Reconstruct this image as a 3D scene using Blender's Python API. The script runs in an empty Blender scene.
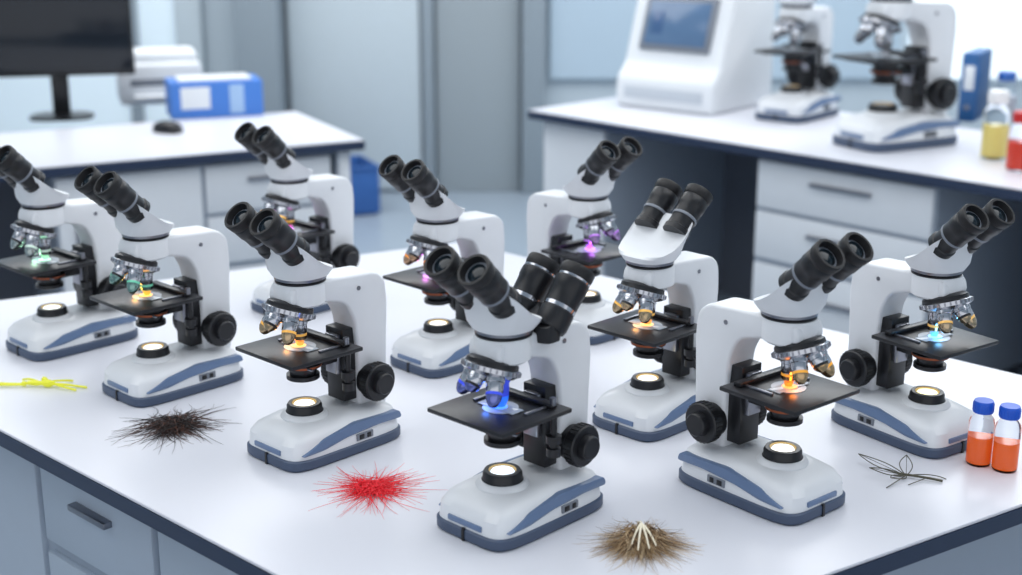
import bpy, bmesh, math, random
from mathutils import Vector, Matrix
random.seed(7)
S=bpy.context.scene
S.view_settings.view_transform='Standard'
try: S.view_settings.look='None'
except: pass
TZ=0.90
# survey helper: photograph reading -> true metric x,y on a horizontal plane (table/bench 0.90 m, floor 0 m)
def P(u,v,z=TZ):
    x=(u-511)/1400; y=(287.5-v)/1400
    c,s=math.cos(math.radians(16)),math.sin(math.radians(16))
    dy=c+s*y; dz=-s+c*y; t=(1.83-z)/-dz
    return (x*t,dy*t)
def lin(c):
    c=c/255
    return c/12.92 if c<=.04045 else ((c+.055)/1.055)**2.4
def rgb(r,g,b): return (lin(r),lin(g),lin(b),1)
# ---------- materials
def mat(name,col,rough=.4,metal=0,emis=None,es=0,trans=0,ior=1.45,noise=0,nscale=20,coat=0,alpha=1,bump=0):
    m=bpy.data.materials.new(name); m.use_nodes=True
    nt=m.node_tree; b=nt.nodes['Principled BSDF']
    b.inputs['Base Color'].default_value=col
    b.inputs['Roughness'].default_value=rough
    b.inputs['Metallic'].default_value=metal
    b.inputs['IOR'].default_value=ior
    b.inputs['Transmission Weight'].default_value=trans
    b.inputs['Coat Weight'].default_value=coat
    b.inputs['Alpha'].default_value=alpha
    if emis: 
        b.inputs['Emission Color'].default_value=emis; b.inputs['Emission Strength'].default_value=es
    if noise or bump:
        tc=nt.nodes.new('ShaderNodeTexCoord'); n=nt.nodes.new('ShaderNodeTexNoise')
        n.inputs['Scale'].default_value=nscale; n.inputs['Detail'].default_value=3
        nt.links.new(tc.outputs['Object'],n.inputs['Vector'])
        if noise:
            mx=nt.nodes.new('ShaderNodeMix'); mx.data_type='RGBA'
            mx.inputs[6].default_value=tuple(c*(1-noise) for c in col[:3])+(1,)
            mx.inputs[7].default_value=tuple(min(1,c*(1+noise)) for c in col[:3])+(1,)
            nt.links.new(n.outputs['Fac'],mx.inputs[0]); nt.links.new(mx.outputs[2],b.inputs['Base Color'])
        if bump:
            bp=nt.nodes.new('ShaderNodeBump'); bp.inputs['Strength'].default_value=bump; bp.inputs['Distance'].default_value=.001
            nt.links.new(n.outputs['Fac'],bp.inputs['Height']); nt.links.new(bp.outputs['Normal'],b.inputs['Normal'])
    return m
WHITE=mat('enamel_white',rgb(224,227,231),.36,noise=.02,nscale=30,coat=.1)
WHITE2=mat('plastic_white',rgb(224,228,232),.4,noise=.02)
BLUE=mat('slate_blue_plastic',rgb(100,122,156),.35,noise=.05,coat=.2)
RIM=mat('dark_slate_rim',rgb(70,84,108),.4,noise=.05)
BLACK=mat('black_plastic',rgb(26,27,31),.35,noise=.1,nscale=60)
RUBBER=mat('black_rubber',rgb(20,20,23),.5,bump=.3,nscale=400)
STAGE=mat('stage_black',rgb(30,31,35),.36,bump=.1,nscale=300,noise=.1)
CHROME=mat('chrome',rgb(190,192,198),.17,1,noise=.03)
STEEL=mat('brushed_steel',rgb(140,142,150),.28,1,noise=.1,nscale=90)
LENS=mat('eyepiece_lens',rgb(14,26,34),.12,0)
GREY=mat('grey_plastic',rgb(120,126,136),.4,noise=.03)
GLASS=mat('slide_glass',rgb(215,225,235),.08,alpha=.7,noise=.02)
FROST=mat('stage_insert',rgb(190,196,204),.25,noise=.03)
AMBER=mat('amber_ring',rgb(205,175,120),.3,emis=rgb(225,190,130),es=.3)
def emi(name,r,g,b,s): return mat(name,rgb(r,g,b),.4,emis=rgb(r,g,b),es=s,noise=.01)
# ---------- mesh builder
class MB:
    def __init__(s): s.v=[];s.f=[];s.m=[];s.mats=[]
    def mi(s,m):
        if m not in s.mats: s.mats.append(m)
        return s.mats.index(m)
    def add(s,vs,fs,m,M=None):
        o=len(s.v); M=M or Matrix()
        s.v+= [tuple(M@Vector(p)) for p in vs]
        k=s.mi(m)
        for f in fs: s.f.append(tuple(i+o for i in f)); s.m.append(k)
    def bm(s,b,m,M=None):
        b.verts.index_update()
        s.add([v.co[:] for v in b.verts],[[v.index for v in f.verts] for f in b.faces],m,M); b.free()
    def lathe(s,prof,m,M=None,seg=32,caps=True):
        vs=[];fs=[];rings=[]
        for r,z in prof:
            if r<1e-6: vs.append((0,0,z)); rings.append([len(vs)-1])
            else:
                st=len(vs)
                for i in range(seg):
                    a=2*math.pi*i/seg; vs.append((r*math.cos(a),r*math.sin(a),z))
                rings.append(list(range(st,st+seg)))
        for a,b in zip(rings,rings[1:]):
            for i in range(seg):
                j=(i+1)%seg
                if len(a)==1 and len(b)==1: continue
                if len(a)==1: fs.append((a[0],b[j],b[i]))
                elif len(b)==1: fs.append((a[i],a[j],b[0]))
                else: fs.append((a[i],a[j],b[j],b[i]))
        if caps:
            if len(rings[0])>1: fs.append(tuple(reversed(rings[0])))
            if len(rings[-1])>1: fs.append(tuple(rings[-1]))
        s.add(vs,fs,m,M)
    def loft(s,secs,m,M=None,seg=40):
        vs=[];fs=[]
        for (c,tilt,hx,hy,n) in secs:
            ey=Vector((0,math.cos(tilt),math.sin(tilt)))
            for i in range(seg):
                a=2*math.pi*i/seg; ca,sa=math.cos(a),math.sin(a)
                x=hx*math.copysign(abs(ca)**(2/n),ca); y=hy*math.copysign(abs(sa)**(2/n),sa)
                vs.append(tuple(Vector(c)+Vector((x,0,0))+ey*y))
        k=len(secs)
        for a in range(k-1):
            for i in range(seg):
                j=(i+1)%seg; fs.append((a*seg+i,a*seg+j,(a+1)*seg+j,(a+1)*seg+i))
        fs.append(tuple(reversed(range(seg)))); fs.append(tuple(range((k-1)*seg,k*seg)))
        s.add(vs,fs,m,M)
    def box(s,c,size,m,bev=0,M=None,seg=2):
        b=bmesh.new(); bmesh.ops.create_cube(b,size=1)
        for v in b.verts: v.co=Vector((v.co.x*size[0]+c[0],v.co.y*size[1]+c[1],v.co.z*size[2]+c[2]))
        if bev: bmesh.ops.bevel(b,geom=b.edges[:],offset=bev,segments=seg,affect='EDGES',profile=.5)
        s.bm(b,m,M)
    def prism(s,pts,x0,x1,m,bev=0,M=None,seg=2):
        b=bmesh.new(); n=len(pts)
        A=[b.verts.new((x0,p[0],p[1])) for p in pts]; B=[b.verts.new((x1,p[0],p[1])) for p in pts]
        ca=b.faces.new(A); cb=b.faces.new(B[::-1])
        for i in range(n):
            j=(i+1)%n; b.faces.new((A[j],A[i],B[i],B[j]))
        bmesh.ops.recalc_face_normals(b,faces=b.faces[:])
        if bev:
            es=list(set(list(ca.edges)+list(cb.edges)))
            bmesh.ops.bevel(b,geom=es,offset=bev,segments=seg,affect='EDGES',profile=.5)
        s.bm(b,m,M)
    def mesh(s,name,ang=35):
        me=bpy.data.meshes.new(name); me.from_pydata(s.v,[],s.f)
        for m in s.mats: me.materials.append(m)
        me.polygons.foreach_set('material_index',s.m)
        b=bmesh.new(); b.from_mesh(me); bmesh.ops.recalc_face_normals(b,faces=b.faces[:]); b.to_mesh(me); b.free()
        me.shade_smooth(); me.set_sharp_from_angle(angle=math.radians(ang)); me.update()
        return me
def rpoly(pts,r,n=5):
    out=[];k=len(pts)
    for i in range(k):
        p=Vector(pts[i]);a=Vector(pts[i-1]);b=Vector(pts[(i+1)%k])
        da=(a-p);db=(b-p); rr=min(r,da.length*.45,db.length*.45)
        s=p+da.normalized()*rr; e=p+db.normalized()*rr
        for j in range(n+1):
            t=j/n; q=s*(1-t)**2+p*2*t*(1-t)+e*t*t; out.append((q.x,q.y))
    return out
def ob(name,data,parent=None,loc=(0,0,0),rot=(0,0,0),sc=1):
    o=bpy.data.objects.new(name,data); S.collection.objects.link(o)
    o.location=loc;o.rotation_euler=rot;o.scale=(sc,)*3
    if parent: o.parent=parent
    return o
def T(x,y,z): return Matrix.Translation((x,y,z))
RX=lambda a:Matrix.Rotation(a,4,'X')
RY=lambda a:Matrix.Rotation(a,4,'Y')
RZ=lambda a:Matrix.Rotation(a,4,'Z')
# ---------- microscope part meshes (faces -Y, optical axis at x=y=0)
def m_base():
    b=MB(); cy=.041
    n=6
    b.loft([((0,cy,.0),0,.075,.121,n),((0,cy,.004),0,.0785,.1245,n),((0,cy,.017),0,.0785,.1245,n),((0,cy,.0195),0,.0765,.122,n)],RIM,seg=72)
    b.loft([((0,cy,.0195),0,.0755,.121,n),((0,cy,.042),0,.0735,.1185,n),((0,cy+.003,.054),0,.067,.111,n),((0,cy+.006,.063),0,.056,.097,4),((0,cy+.008,.0665),0,.046,.083,4)],WHITE,seg=72)
    sw=rpoly([(-.066,.026),(-.02,.046),(.05,.056),(.148,.053),(.153,.039),(.10,.0405),(.03,.036),(-.02,.027)],.008,4)
    for sx in (-1,1):
        x0,x1=(.062,.0758) if sx>0 else (-.0758,-.062)
        b.prism(sw,x0,x1,BLUE,.001)
        b.box((sx*.0742,.068,.0292),(.006,.036,.012),GREY,.001)
        b.box((sx*.0757,.060,.0292),(.006,.010,.0085),BLACK,.001)
        b.box((sx*.0757,.076,.0292),(.006,.008,.0085),BLACK,.001)
    b.box((0,-.080,.028),(.070,.004,.009),BLUE,.0015)
    b.box((0,-.083,.011),(.005,.004,.020),BLACK)
    for fx in (-.05,.05):
        for fy in (-.05,.14): b.lathe([(.014,-.0),(.014,.002),(0,.003)],RUBBER,T(fx,fy,0),seg=16)
    b.lathe([(.042,.053),(.041,.067),(.036,.073),(.033,.074)],WHITE)
    b.lathe([(.0315,.070),(.0320,.074),(.0300,.077),(.0300,.084),(.0275,.0885),(.0215,.0885),(.0200,.086),(.0195,.078)],BLACK,seg=44)
    b.lathe([(.0208,.0887),(.0196,.0867),(.0184,.0858)],AMBER,seg=36,caps=False)
    return b.mesh('base')
HZ=-.012
def m_arm():
    b=MB()
    pr=rpoly([(.158,.050),(.161,.160),(.165,.240),(.161,.279),(.140,.297),(.05,.3025),(-.036,.3025),(-.043,.271),(.028,.265),(.072,.254),(.090,.220),(.095,.16),(.095,.050)],.015,6)
    b.prism(pr,-.032,.032,WHITE,.006,seg=3)
    b.lathe([(.038,.264),(.043,.268),(.043,.298),(.041,.3025)],WHITE,seg=40)
    b.box((0,.083,.140),(.046,.028,.13),BLACK,.002)
    b.box((0,.070,.160),(.030,.02,.07),STEEL,.002)
    for sx in (-1,1):
        M=T(sx*.030,.118,.108)@RY(sx*math.pi/2)
        b.lathe([(.028,0),(.028,.010),(.024,.012)],BLACK,M)
        prof=[(.024,.012),(.031,.013),(.033,.015),(.033,.031),(.031,.033),(.020,.033),(.020,.036),(.019,.044),(.017,.046),(0,.046)]
        b.lathe(prof,BLACK,M,seg=40)
        for i in range(28):
            a=2*math.pi*i/28
            b.box((.033,0,.023),(.002,.0035,.014),RUBBER,0,M@RZ(a))
        b.lathe([(.004,0),(.004,.001),(0,.0015)],STEEL,T(sx*.032,.10,.275)@RY(sx*math.pi/2),seg=12)
    return b.mesh('arm')
def m_stage():
    b=MB(); dz=.005
    D=T(0,0,dz)
    b.box((0,-.006,.1800),(.156,.148,.007),STAGE,.0015,D)
    b.box((0,-.004,.1745),(.12,.12,.004),BLACK,.001,D)
    b.box((0,.06,.168),(.06,.05,.014),BLACK,.002,D)
    b.lathe([(.027,.183),(.027,.1843),(.025,.1846),(0,.1846)],FROST,D@T(0,-.004,0),seg=40)
    b.box((0,.048,.187),(.12,.014,.008),BLACK,.0015,D)
    b.box((-.048,.018,.1850),(.006,.06,.004),STEEL,.001,D)
    b.box((.050,.022,.1850),(.006,.05,.004),STEEL,.001,D)
    b.lathe([(.005,0),(.005,.012),(0,.0125)],STEEL,T(.058,.048,.188+dz),seg=16)
    b.lathe([(.020,.172),(.027,.168),(.027,.156),(.032,.155),(.032,.149),(.025,.147),(.022,.136),(.028,.135),(.028,.128),(.023,.126),(0,.126)],BLACK,D)
    b.lathe([(.0325,.150),(.0325,.1535)],mat('iris_copper',rgb(150,80,50),.35,.6),D)
    b.box((.03,-.012,.152),(.022,.004,.003),STEEL,.0008,D)
    b.box((0,.04,.150),(.03,.05,.014),BLACK,.002,D)
    b.lathe([(.005,.175),(.005,.140),(.012,.139),(.012,.127),(.007,.126),(.007,.120),(.011,.119),(.011,.106),(0,.105)],BLACK,D@T(.056,.052,0),seg=20)
    return b.mesh('stage')
def m_slide():
    b=MB()
    b.box((0,-.004,.1902),(.072,.024,.0012),GLASS,.0003)
    return b.mesh('glass_slide')
def mixc(a,b,t): return tuple(x*(1-t)+y*t for x,y in zip(a,b))
def m_nose(acc,tip,side,big):
    b=MB()
    tl=math.radians(20)
    M=T(0,-.022,.258)@RX(-tl)
    b.lathe([(.024,.014),(.036,.010),(.039,.008),(.040,.002)],BLACK,M,seg=40)
    b.lathe([(.040,.002),(.0445,.000),(.0445,-.007),(.041,-.009),(.035,-.013),(.022,-.016),(0,-.016)],CHROME,M,seg=48)
    for i in range(30):
        b.box((.0445,0,-.0035),(.0018,.003,.006),STEEL,0,M@RZ(2*math.pi*i/30))
    for k,(az,L) in enumerate([(90,.044),(205,.036),(335,.040),(270,.026)]):
        a=math.radians(az)
        MM=M@RZ(a)@T(.024,0,-.012)@RY(-tl)@RX(math.pi)
        b.lathe([(.0142,-.004),(.0142,.009),(.0128,.010),(.0128,.4*L+.006),(.0118,.4*L+.008)],CHROME if not(big and k==0) else acc,MM,seg=24)
        b.lathe([(.0122,.4*L+.008),(.0122,.4*L+.012)],acc if k!=3 else BLACK,MM,seg=24)
        if k==0 and not big:
            b.lathe([(.0118,.4*L+.012),(.0112,.75*L+.003),(.0078,.85*L+.002)],side,MM,seg=24)
            b.lathe([(.0078,.85*L+.002),(.0060,L+.002),(.0042,L+.005),(0,L+.005)],tip,MM,seg=24)
        else:
            b.lathe([(.0118,.4*L+.012),(.0114,.75*L+.004),(.0078,L+.002),(.0048,L+.005),(0,L+.005)],tip if k==0 else side,MM,seg=24)
    return b.mesh('nosepiece')
def eyetube(b,M):
    b.lathe([(.0245,-.004),(.0245,.006),(.0222,.008),(.0218,.026),(.0228,.028)],BLACK,M)
    b.lathe([(.0236,.028),(.0240,.029),(.0240,.032),(.0236,.033)],GREY,M)
    b.lathe([(.0236,.033),(.0238,.050),(.0250,.052),(.0250,.070),(.0238,.072)],BLACK,M)
    b.lathe([(.0238,.072),(.0258,.075),(.0266,.087),(.0252,.0895),(.0212,.0895),(.0190,.082),(.0185,.076)],RUBBER,M)
    b.lathe([(.0190,.0765),(.0186,.078),(.0150,.0795)],GREY,M)
    b.lathe([(.0160,.0785),(.0140,.0805),(0,.0830)],LENS,M)
def m_head():
    b=MB()
    b.lathe([(.038,.313),(.0425,.315),(.0425,.3175),(.040,.319)],BLACK,M=T(0,.003,0),seg=40)
    b.lathe([(.041,.319),(.0435,.320),(.0435,.325)],STEEL,M=T(0,.003,0),seg=40)
    t=math.radians
    b.loft([((0,.003,.325),0,.0445,.0445,2.3),((0,.003,.335),0,.050,.047,3),((0,.001,.347),-t(10),.055,.044,3.4),
            ((0,-.008,.359),-t(26),.060,.041,3.8),((0,-.019,.371),-t(40),.062,.036,4.4),((0,-.027,.3755),-t(44),.060,.032,4.4),((0,-.0285,.377),-t(44),.057,.029,4.4)],WHITE,seg=56)
    for sx in (-1,1):
        eyetube(b,T(sx*.0325,-.028,.374)@RX(math.radians(46))@RY(math.radians(sx*1.0)))
    return b.mesh('binocular_head')
def m_head2():
    b=MB()
    b.loft([((0,0,.290),0,.050,.020,4),((0,0,.315),0,.052,.024,4),((0,.006,.325),.4,.055,.024,4)],BLACK)
    for sx in (-1,1):
        M=T(sx*.034,.006,.310)@RX(-math.radians(40))
        b.lathe([(.024,-.004),(.026,.002),(.026,.026),(.024,.028)],BLACK,M)
        b.lathe([(.0250,.028),(.0253,.034)],CHROME,M)
        b.lathe([(.0255,.034),(.0260,.060),(.0270,.062),(.0270,.076),(.0255,.078)],BLACK,M)
        b.lathe([(.0260,.078),(.0264,.081)],CHROME,M)
        b.lathe([(.0255,.081),(.0270,.086),(.0270,.096),(.0255,.099),(.021,.099),(.019,.092)],RUBBER,M)
        b.lathe([(.0192,.091),(.014,.094),(0,.096)],LENS,M)
    return b.mesh('photo_binocular_tubes')
MESH=dict(base=m_base(),arm=m_arm(),stage=m_stage(),slide=m_slide(),head=m_head())
def disc_mesh(name,m,r,h):
    b=MB(); b.lathe([(r,0),(r,h*.6),(r*.9,h),(0,h*1.1)],m,seg=28); return b.mesh(name)
def scope(x,y,th,glow,acc,lamp,head=0,sc=1.0,z=TZ,second=False,gp=.022,lights=True):
    e=ob('microscope',None,None,(x,y,z),(0,0,math.radians(th)),sc); e.empty_display_size=.1
    ob('base',MESH['base'],e); ob('arm',MESH['arm'],e); ob('stage',MESH['stage'],e)
    ob('glass_slide',MESH['slide'],e)
    am=mat('objective_band',rgb(*acc),.25,.3,emis=rgb(*acc),es=.35 if lights else 0)  # coloured ring; the glow is put into its material as faint emission
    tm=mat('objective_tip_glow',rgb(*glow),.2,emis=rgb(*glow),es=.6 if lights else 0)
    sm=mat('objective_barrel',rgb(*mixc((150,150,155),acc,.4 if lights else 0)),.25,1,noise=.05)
    ob('nosepiece',m_nose(am,tm,sm,second),e)
    ob('binocular_head',MESH['head'],e,(0,0,HZ),(0,0,math.radians(head)))
    if second: ob('rear_binocular_tubes',m_head2(),e,(0,.060,-.004),(0,0,0))
    lm=emi('lamp_glow',*lamp,1.7 if lights else .3)
    ob('lamp_lens',disc_mesh('lamp_lens',lm,.0185,.0065),e,(0,0,.0805))
    if lights:
        gm=emi('specimen_glow',*mixc(glow,(255,255,255),.15),1.5)
        ob('specimen_spot',disc_mesh('specimen_spot',gm,.012,.0006),e,(0,-.006,.1908))
        l=bpy.data.lights.new('specimen_light','POINT'); l.energy=gp; l.color=rgb(*glow)[:3]; l.shadow_soft_size=.006
        ob('specimen_light',l,e,(-.012,-.024,.200))
    return e
def ax(u,v,th):
    x,y=P(u,v); t=math.radians(th)
    return x+.045*math.sin(t), y-.045*math.cos(t)
LIST=[
 (75,342,-44,(170,235,190),(200,225,210),(240,250,240),0,1,False),
 (176,384,-44,(255,180,70),(110,195,165),(255,248,225),0,1,False),
 (327,443,-44,(255,170,80),(240,180,90),(255,248,225),0,1,False),
 (310,304,-45,(225,110,220),(250,190,90),(255,244,225),0,.98,False),
 (455,358,-45,(225,110,230),(250,160,80),(250,248,238),0,.98,False),
 (572,327,43,(205,120,255),(180,120,220),(255,246,230),0,.98,False),
 (523,514,-44,(50,120,255),(70,90,235),(215,235,255),0,1,True),
 (662,416,-45,(255,175,90),(245,190,100),(255,246,220),180,.98,False),
 (758,490,40,(255,140,50),(250,175,70),(245,250,250),0,1,False),
 (903,430,35,(110,195,255),(240,190,110),(248,246,190),0,.99,False)]
for (u,v,th,g,a,l,h,sc,sec) in LIST:
    x,y=ax(u,v,th); scope(x,y,th,g,a,l,h,sc,second=sec)
# ---------- main table
TOPM=mat('white_laminate',rgb(216,218,226),.33,noise=.012,nscale=4,coat=.0)
NAVY=mat('navy_edge',rgb(42,54,78),.35,noise=.05)
CAB=mat('cabinet_grey',rgb(160,171,185),.45,noise=.02)
CABT=mat('cabinet_blue_grey',rgb(178,190,204),.45,noise=.02)
CABW=mat('cabinet_white',rgb(218,222,227),.45,noise=.02)
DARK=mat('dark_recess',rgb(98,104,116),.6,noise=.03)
def slab(b,pts,z0,z1,m,bev=0):
    bm_=bmesh.new(); n=len(pts)
    A=[bm_.verts.new((p[0],p[1],z0)) for p in pts]; B=[bm_.verts.new((p[0],p[1],z1)) for p in pts]
    bm_.faces.new(A[::-1]); top=bm_.faces.new(B)
    for i in range(n):
        j=(i+1)%n; bm_.faces.new((A[i],A[j],B[j],B[i]))
    bmesh.ops.recalc_face_normals(bm_,faces=bm_.faces[:])
    if bev: bmesh.ops.bevel(bm_,geom=bm_.edges[:],offset=bev,segments=2,affect='EDGES')
    b.bm(bm_,m)
def inset(pts,k):
    cx=sum(p[0] for p in pts)/len(pts);cy=sum(p[1] for p in pts)/len(pts)
    return [(cx+(p[0]-cx)*k,cy+(p[1]-cy)*k) for p in pts]
tab=[(-.015,1.482),(1.305,2.338),(-.137,3.697),(-1.563,2.94)]
e=ob('lab_table',None)
b=MB(); slab(b,tab,.865,.8975,NAVY,.003); slab(b,inset(tab,.998),.895,.90,TOPM,.001)
ob('table_top',b.mesh('table_top'),e)
b=MB(); body=inset(tab,.90); slab(b,body,.06,.866,CAB); slab(b,inset(tab,.86),0,.06,DARK)
A=Vector(body[0]);D=Vector(body[3]); d=(D-A).normalized(); L=(D-A).length; nrm=Vector((-d.y,d.x)); 
if nrm.y>0: nrm=-nrm
ang=math.atan2(d.y,d.x)
k=5
for i in range(k):
    w=L/k; c=A+d*(w*(i+.5))
    M=T(c.x,c.y,0)@RZ(ang)
    sg=1 if (M.to_3x3()@Vector((0,1,0))).dot(Vector((nrm.x,nrm.y,0)))>0 else -1
    if i%2==1:
        b.box((0,sg*.004,.455),(w-.02,.018,.73),CABT,.003,M)
        b.box((w*.35,sg*.02,.6),(.012,.02,.12),STEEL,.002,M)
    else:
        for z0,h in ((.745,.17),(.55,.2),(.28,.3)):
            b.box((0,sg*.004,z0),(w-.02,.018,h-.015),CABT,.003,M)
            b.box((0,sg*.02,z0+.03),(.12,.02,.012),STEEL,.002,M)
ob('table_cabinets',b.mesh('table_cabinets'),e)
# ---------- benches
def bench(name,A,ed,dd,L,W,parts):
    e=ob(name,None)
    A=Vector(A);ed=Vector(ed).normalized();dd=Vector(dd).normalized()
    q=lambda s,w:tuple(A+ed*s+dd*w)
    b=MB(); rect=[q(0,0),q(L,0),q(L,W),q(0,W)]
    slab(b,rect,.862,.8975,NAVY,.003); slab(b,[q(.003,.003),q(L-.003,.003),q(L-.003,W-.003),q(.003,W-.003)],.893,.90,TOPM,.001)
    ob('bench_top',b.mesh('bench_top'),e)
    b=MB()
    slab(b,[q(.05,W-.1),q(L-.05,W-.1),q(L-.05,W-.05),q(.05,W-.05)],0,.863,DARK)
    ang=math.atan2(ed.y,ed.x); 
    for kind,s0,s1 in parts:
        if kind=='open': continue
        slab(b,[q(s0,.06),q(s1,.06),q(s1,W-.09),q(s0,W-.09)],.05,.863,CAB)
        c=q((s0+s1)/2,.052); M=T(c[0],c[1],0)@RZ(ang)
        sg=-1 if (M.to_3x3()@Vector((0,1,0))).dot(Vector((dd.x,dd.y,0)))>0 else 1
        w=s1-s0-.015
        if kind=='drawers':
            for z0,h in ((.755,.19),(.56,.19),(.32,.27),(.12,.12)):
                b.box((0,0,z0),(w,.018,h-.012),CABW,.003,M)
                b.box((0,sg*.018,z0+.03),(w*.35,.018,.014),STEEL,.003,M)
        elif kind=='door':
            b.box((0,0,.455),(w,.018,.78),CABW,.003,M)
            b.box((w*.38,sg*.018,.6),(.014,.018,.14),STEEL,.003,M)
        elif kind=='panel':
            b.box((0,0,.455),(w,.012,.80),CABW,.002,M)
    ob('bench_cabinets',b.mesh('bench_cabinets'),e)
    return q
bench('lab_bench',(.07,6.03),(.685,-.729),(.729,.685),3.4,.95,[('panel',.05,.42),('open',.42,1.2),('drawers',1.2,1.95),('open',1.95,2.5),('door',2.5,3.3)])
bench('computer_desk',(-.556,5.284),(-.888,-.46),(-.46,.888),2.6,.80,[('panel',.04,.10),('drawers',.12,.62),('door',.62,1.15),('open',1.15,1.8),('drawers',1.8,2.5)])
# ---------- analyzer
b=MB()
pr=rpoly([(-.26,.0),(-.26,.13),(-.20,.19),(-.19,.22),(-.10,.50),(-.06,.54),(.22,.54),(.24,.50),(.24,0)],.03,5)
b.prism(pr,-.25,.25,WHITE2,.02,seg=3)
SCR=mat('lcd_screen',rgb(80,105,135),.15,emis=rgb(85,115,150),es=.2,noise=.15,nscale=12)
sl=math.atan2(.09,.28)
M=T(0,-.149,.36)@RX(-sl)
b.box((0,-.002,0),(.36,.02,.24),GREY,.008,M); b.box((0,-.013,0),(.31,.006,.19),SCR,.002,M)
b.box((-.1,-.0155,.0),(.06,.003,.1),mat('lcd_tile',rgb(60,85,120),.2,emis=rgb(60,90,130),es=.3),.001,M)
b.box((0,-.262,.07),(.40,.008,.05),mat('panel_grey',rgb(190,197,205),.4),.003)
b.box((0,-.02,.545),(.3,.2,.012),GREY,.004)
ob('analyzer_machine',b.mesh('analyzer_machine'),None,(*P(695,104),.90),(0,0,math.radians(-40)))
def sc_bg(u,v,th,sc): 
    x,y=P(u,v); scope(x,y,th,(200,200,205),(120,120,120),(120,120,120),0,sc,lights=False)
sc_bg(790,118,-40,1.5); sc_bg(880,145,-62,1.75)
# ---------- bottles
def bottle(name,x,y,h,r,liq,cap,z=TZ,fill=.6):
    e=ob(name,None,None,(x,y,z))
    G=mat('bottle_glass',rgb(235,240,245),.03,trans=1,ior=1.2)
    b=MB(); b.lathe([(r*.9,0),(r,h*.03),(r,h*.66),(r*.92,h*.72),(r*.6,h*.80),(r*.58,h*.9)],G); ob('glass_body',b.mesh('glass_body'),e)
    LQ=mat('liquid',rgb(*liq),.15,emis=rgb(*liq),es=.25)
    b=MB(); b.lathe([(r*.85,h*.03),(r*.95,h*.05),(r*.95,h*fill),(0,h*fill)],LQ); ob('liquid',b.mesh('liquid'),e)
    C=mat('cap_plastic',rgb(*cap),.35,noise=.03)
    b=MB(); b.lathe([(r*.78,h*.82),(r*.80,h*.83),(r*.80,h*.97),(r*.74,h),(0,h)],C)
    for i in range(20): b.box((r*.80,0,h*.9),(.0012,.002,h*.12),C,0,RZ(2*math.pi*i/20))
    ob('screw_cap',b.mesh('screw_cap'),e)
for u,v in ((978,463),(1004,469)):
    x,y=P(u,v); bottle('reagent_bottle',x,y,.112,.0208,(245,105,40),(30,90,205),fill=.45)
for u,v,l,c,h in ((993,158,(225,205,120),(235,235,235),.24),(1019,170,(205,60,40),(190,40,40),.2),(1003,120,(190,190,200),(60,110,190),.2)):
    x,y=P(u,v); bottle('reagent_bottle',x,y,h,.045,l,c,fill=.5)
b=MB(); b.box((0,0,.14),(.07,.24,.28),mat('binder_blue',rgb(45,95,150),.4,noise=.05),.006); b.box((0,-.118,.18),(.04,.006,.1),WHITE2,.002)
b.box((0,-.121,.06),(.02,.004,.02),STEEL,.002)
x,y=P(972,118); ob('ring_binder',b.mesh('ring_binder'),None,(x,y,.90),(0,0,math.radians(-30)))
# ---------- monitor, printer, box, mouse
b=MB(); MK=mat('monitor_black',rgb(22,24,28),.3,noise=.05); SB=mat('screen_off',rgb(24,30,38),.12,noise=.03)
b.box((0,0,.36),(.62,.03,.37),MK,.006); b.box((0,-.0155,.365),(.595,.003,.335),SB,.001)
b.box((0,.03,.36),(.3,.05,.22),MK,.015); b.box((0,.035,.13),(.07,.025,.24),MK,.004)
b.loft([((0,.01,0),0,.13,.10,3),((0,.01,.01),0,.13,.10,3),((0,.015,.016),0,.11,.08,3)],MK)
x,y=P(62,118); ob('computer_monitor',b.mesh('computer_monitor'),None,(x,y,.90),(0,0,math.radians(12)))
b=MB(); b.box((0,0,.09),(.36,.3,.18),WHITE2,.02); b.box((0,.02,.2),(.34,.24,.05),WHITE2,.02); b.box((0,-.151,.1),(.26,.006,.03),GREY,.002); b.box((0,-.17,.04),(.24,.08,.012),WHITE2,.003)
x,y=P(160,100); ob('desktop_printer',b.mesh('desktop_printer'),None,(x,y,.90),(0,0,math.radians(18)))
BB=mat('carton_blue',rgb(70,125,205),.5,noise=.04)
b=MB(); b.box((0,0,.075),(.38,.2,.15),BB,.004); b.box((-.09,-.101,.085),(.12,.004,.09),WHITE2,.001); b.box((.08,-.101,.075),(.06,.004,.12),mat('label_light',rgb(160,190,225),.5),.001)
b.box((0,0,.153),(.3,.16,.012),WHITE2,.002)
x,y=P(215,114); ob('glove_carton',b.mesh('glove_carton'),None,(x,y,.90),(0,0,math.radians(20)))
b=MB(); b.loft([((0,0,0),0,.03,.05,2.4),((0,0,.012),0,.032,.052,2.4),((0,0,.026),0,.026,.042,2.4),((0,0,.034),0,.012,.02,2.2)],BLACK)
b.box((0,-.03,.031),(.004,.015,.006),GREY,.001)
x,y=P(168,132); ob('computer_mouse',b.mesh('computer_mouse'),None,(x,y,.90),(0,0,math.radians(60)),1.3)
b=MB(); CB=mat('crate_blue',rgb(50,95,160),.45,noise=.05)
b.box((0,0,.02),(.5,.35,.02),CB,.004)
for s in (-1,1):
    b.box((s*.245,0,.15),(.015,.35,.28),CB,.004); b.box((0,s*.17,.15),(.5,.015,.28),CB,.004)
    b.box((0,s*.178,.28),(.52,.02,.02),CB,.004)
x,y=P(330,212,0); ob('storage_crate',b.mesh('storage_crate'),None,(x,y,0),(0,0,.4))
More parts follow.
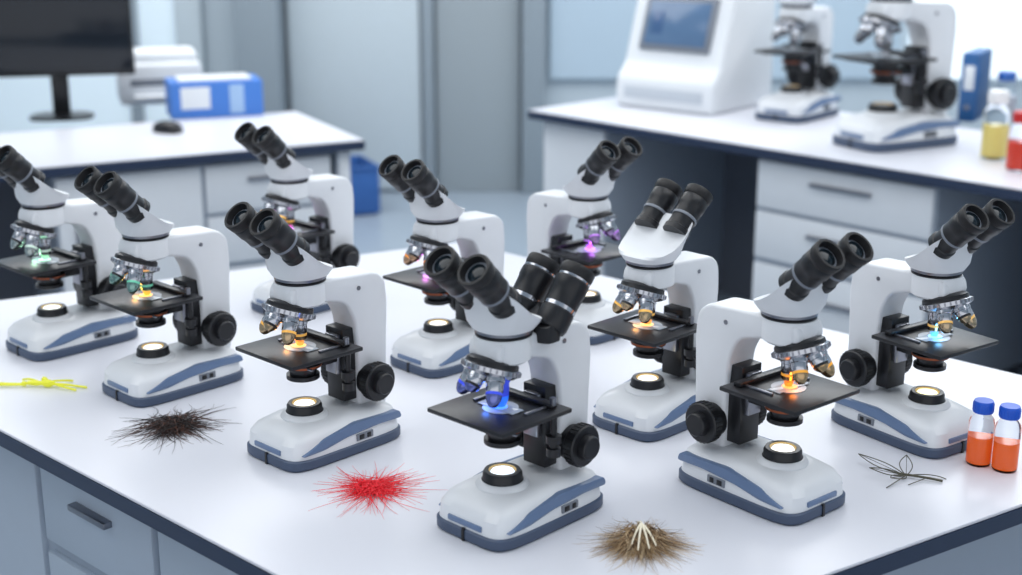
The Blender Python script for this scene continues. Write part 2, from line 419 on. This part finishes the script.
# ---------- fibre tufts
def tuft(name,u,v,R,n,cols,th,hgt,core=.25,curl=.3,dense=.45,far=1.08):
    x,y=P(u,v); mats=[mat('fibre',rgb(*c),.5) for c in cols]
    e=ob(name,None,None,(x,y,TZ))
    for k,m in enumerate(mats):
        cu=bpy.data.curves.new('fibres','CURVE'); cu.dimensions='3D'; cu.bevel_depth=th; cu.bevel_resolution=1
        cu.materials.append(m)
        for i in range(n//len(mats)):
            a=random.uniform(0,2*math.pi)
            rr=R*(random.uniform(.25,.6) if random.random()<dense else random.uniform(.55,far))
            cx,cy=random.gauss(0,R*core*.35),random.gauss(0,R*core*.35)
            cur=random.uniform(-curl,curl); h=random.uniform(.05,1)*hgt
            sp=cu.splines.new('POLY'); N=7; sp.points.add(N-1)
            for j in range(N):
                t=j/(N-1); aa=a+cur*t*t
                z=max(th, th+h*(1-t)**1.3)
                sp.points[j].co=(cx+math.cos(aa)*rr*t,cy+math.sin(aa)*rr*t,z,1)
                sp.points[j].radius=1-.8*t
        ob('fibres_%d'%k,cu,e)
    return e
tuft('black_hair_tuft',174,428,.103,400,[(26,18,18),(44,28,26),(84,52,40)],.0008,.018,curl=.35,dense=.65,core=.45)
tuft('red_fibre_tuft',372,490,.098,330,[(235,20,40),(250,50,65)],.00065,.010,core=.35,curl=.15,dense=.6)
tuft('brown_feather_tuft',641,546,.074,1500,[(205,176,136),(150,118,84),(225,202,165),(95,72,52),(180,150,112)],.00045,.030,core=.40,curl=.2,dense=.62,far=1.15)
e=bpy.data.objects['brown_feather_tuft']
cu=bpy.data.curves.new('quills','CURVE'); cu.dimensions='3D'; cu.bevel_depth=.0022; cu.materials.append(mat('quill_white',rgb(245,236,212),.4))
for a,l in ((-100,.05),(-80,.045),(-62,.04),(-118,.035),(95,.03)):
    sp=cu.splines.new('POLY'); sp.points.add(4)
    for j in range(5):
        t=j/4; sp.points[j].co=(math.cos(math.radians(a))*l*t,.004+math.sin(math.radians(a))*l*t,.034-.018*t*t,1); sp.points[j].radius=1-.5*t
ob('quills',cu,e)
# yellow specimen sprig
x,y=P(42,387); e=ob('yellow_specimen_sprig',None,None,(x,y,TZ),(0,0,math.radians(-4)))
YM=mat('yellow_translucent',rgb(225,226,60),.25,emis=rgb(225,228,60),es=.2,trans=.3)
b=MB()
b.lathe([(0,-.03),(.004,-.028),(.0055,-.01),(.004,0),(.007,.008),(.0075,.016),(.004,.024),(0,.028)],YM,T(.0,0,.008)@RY(math.pi/2),seg=16)
b.lathe([(0,-.006),(.005,-.003),(.005,.003),(0,.006)],YM,T(-.035,0,.006)@RY(math.pi/2),seg=16)
b.lathe([(0,-.007),(.006,-.003),(.006,.003),(0,.007)],YM,T(.004,.006,.013)@RY(.6),seg=16)
ob('pod',b.mesh('pod'),e)
cu=bpy.data.curves.new('stems','CURVE'); cu.dimensions='3D'; cu.bevel_depth=.0022; cu.materials.append(YM)
for pts in ([(-.16,-.01,.003),(-.10,.004,.005),(-.05,-.003,.006),(0,0,.008),(.05,.004,.005),(.09,-.004,.003)],[(0,0,.008),(.03,.018,.01),(.05,.03,.003)],[(0,0,.008),(-.03,.02,.012),(-.05,.03,.003)],[(-.12,.0,.004),(-.14,.02,.008),(-.17,.03,.003)],[(.02,0,.008),(.05,-.018,.008),(.075,-.02,.003)],[(-.03,-.002,.005),(-.08,-.012,.006),(-.17,-.004,.003)]):
    sp=cu.splines.new('NURBS'); sp.points.add(len(pts)-1); sp.use_endpoint_u=True; sp.order_u=3
    for p,q in zip(sp.points,pts): p.co=(*q,1)
ob('stems',cu,e)
# wire-like insect
x,y=P(906,478); e=ob('dragonfly_specimen',None,None,(x,y,TZ),(0,0,math.radians(10)))
IM=mat('insect_vein',rgb(78,76,62),.5)
cu=bpy.data.curves.new('veins','CURVE'); cu.dimensions='3D'; cu.bevel_depth=.0008; cu.materials.append(IM)
def line(pts,r=1):
    sp=cu.splines.new('NURBS'); sp.points.add(len(pts)-1); sp.use_endpoint_u=True; sp.order_u=3
    for p,q in zip(sp.points,pts): p.co=(*q,1); p.radius=r
for a,l,w in ((125,.090,.011),(165,.06,.011),(65,.060,.010),(215,.05,.010)):
    a=math.radians(a); d=Vector((math.cos(a),math.sin(a))); n=Vector((-d.y,d.x))
    def q(t,s): 
        v=d*l*t+n*s; return (v.x,v.y,.004+.012*t)
    line([q(0,0),q(.3,w),q(.7,w*1.2),q(1,0)]); line([q(0,0),q(.3,-w),q(.7,-w*.9),q(1,0)]); line([q(0,0),q(1,0)],.6)
line([(-.01,.008,.005),(.02,-.01,.006),(.05,-.028,.003)],2.6)
line([(0,0,.005),(.05,.004,.004),(.06,-.02,.002)]); line([(.03,-.015,.005),(-.01,-.03,.002)]); line([(.0,.0,.005),(-.05,-.035,.002)])
ob('veins',cu,e)
# ---------- room
FLOOR=mat('floor_vinyl',rgb(150,163,176),.3,noise=.03,nscale=2)
WALL=mat('wall_paint',rgb(182,195,204),.6,noise=.02,nscale=1.5)
WALLL=mat('wall_light',rgb(208,217,223),.6,noise=.02)
def simple(name,fn):
    b=MB(); fn(b); return ob(name,b.mesh(name))
simple('floor',lambda b:b.box((0,3.3,-.05),(10.4,11,.1),FLOOR))
simple('ceiling',lambda b:b.box((0,3.3,3.25),(10.4,11,.1),WALLL))
simple('wall_back',lambda b:b.box((0,8.7,1.6),(10.4,.2,3.2),WALL))
simple('wall_left',lambda b:b.box((-5.1,3.3,1.6),(.2,11,3.2),WALLL))
simple('wall_right',lambda b:b.box((5.1,3.3,1.6),(.2,11,3.2),WALLL))
COL=mat('column_grey',rgb(142,154,163),.5,noise=.02); PAN=mat('panel_pale',rgb(192,204,211),.5,noise=.02); DG=mat('panel_dim',rgb(154,164,170),.5,noise=.02)
FG=mat('frosted_glass',rgb(208,223,232),.3,emis=rgb(208,223,232),es=.3,noise=.02)
FG2=mat('daylight_glass',rgb(228,238,243),.3,emis=rgb(228,238,243),es=.9,noise=.02)
WG=mat('window_glass',rgb(170,188,202),.15,emis=rgb(165,186,202),es=.22,noise=.04,nscale=3)
def wp(name,u0,u1,m,z0=.1,z1=3.1,th=.05,gap=0):
    x0=(u0-511)/165;x1=(u1-511)/165
    def f(b): b.box(((x0+x1)/2,8.6-gap-th/2,(z0+z1)/2),(x1-x0,th,z1-z0),m,.008)
    simple(name,f)
wp('window_1',-260,-80,FG); wp('window_2',-70,128,FG)
wp('trim_1',128,140,COL,0,3.1,.08)
wp('window_3',140,178,FG)
wp('trim_2',178,204,PAN,0,3.1,.09)
wp('trim_3',243,285,COL,0,3.1,.3)
wp('door_1',290,420,PAN,.02,2.4,.04,.035)
wp('trim_4',422,434,COL,0,3.1,.09)
wp('trim_5',436,520,DG,0,3.1,.05)
wp('trim_6',522,545,COL,0,3.1,.12)
wp('window_4',550,640,WG,.7); wp('window_5',650,760,WG,.7); wp('window_6',770,900,WG,.7)
wp('window_7',910,1100,FG2,.7)
simple('baseboard_back',lambda b:b.box((0,8.58,.05),(10,.03,.1),COL,.004))
# ---------- lights
def area(name,loc,sx,sy,en,col=(1,1,1),rot=(0,0,0)):
    l=bpy.data.lights.new(name,'AREA'); l.shape='RECTANGLE'; l.size=sx; l.size_y=sy; l.energy=en; l.color=col
    return ob(name,l,None,loc,rot)
area('ceiling_light',(-1.6,2.5,3.15),2.8,3.2,55,(1,.995,.98))
area('ceiling_light',(1.6,2.8,3.15),2.8,3.2,60,(1,1,.995))
area('ceiling_light',(-1.8,6.5,3.15),2.8,2.4,88,(1,.995,.985))
area('ceiling_light',(1.9,6.5,3.15),2.8,2.4,104,(1,1,1))
w=bpy.data.worlds.new('World'); S.world=w; w.use_nodes=True
w.node_tree.nodes['Background'].inputs[0].default_value=rgb(234,238,245); w.node_tree.nodes['Background'].inputs[1].default_value=1.2
# ---------- camera
c=bpy.data.cameras.new('Camera'); c.lens=1400/1022*36; c.sensor_width=36; c.clip_start=.05
co=ob('Camera',c,None,(0,0,1.83),(math.radians(74),0,0)); S.camera=co
c.dof.use_dof=True; c.dof.focus_distance=2.3; c.dof.aperture_fstop=2.6
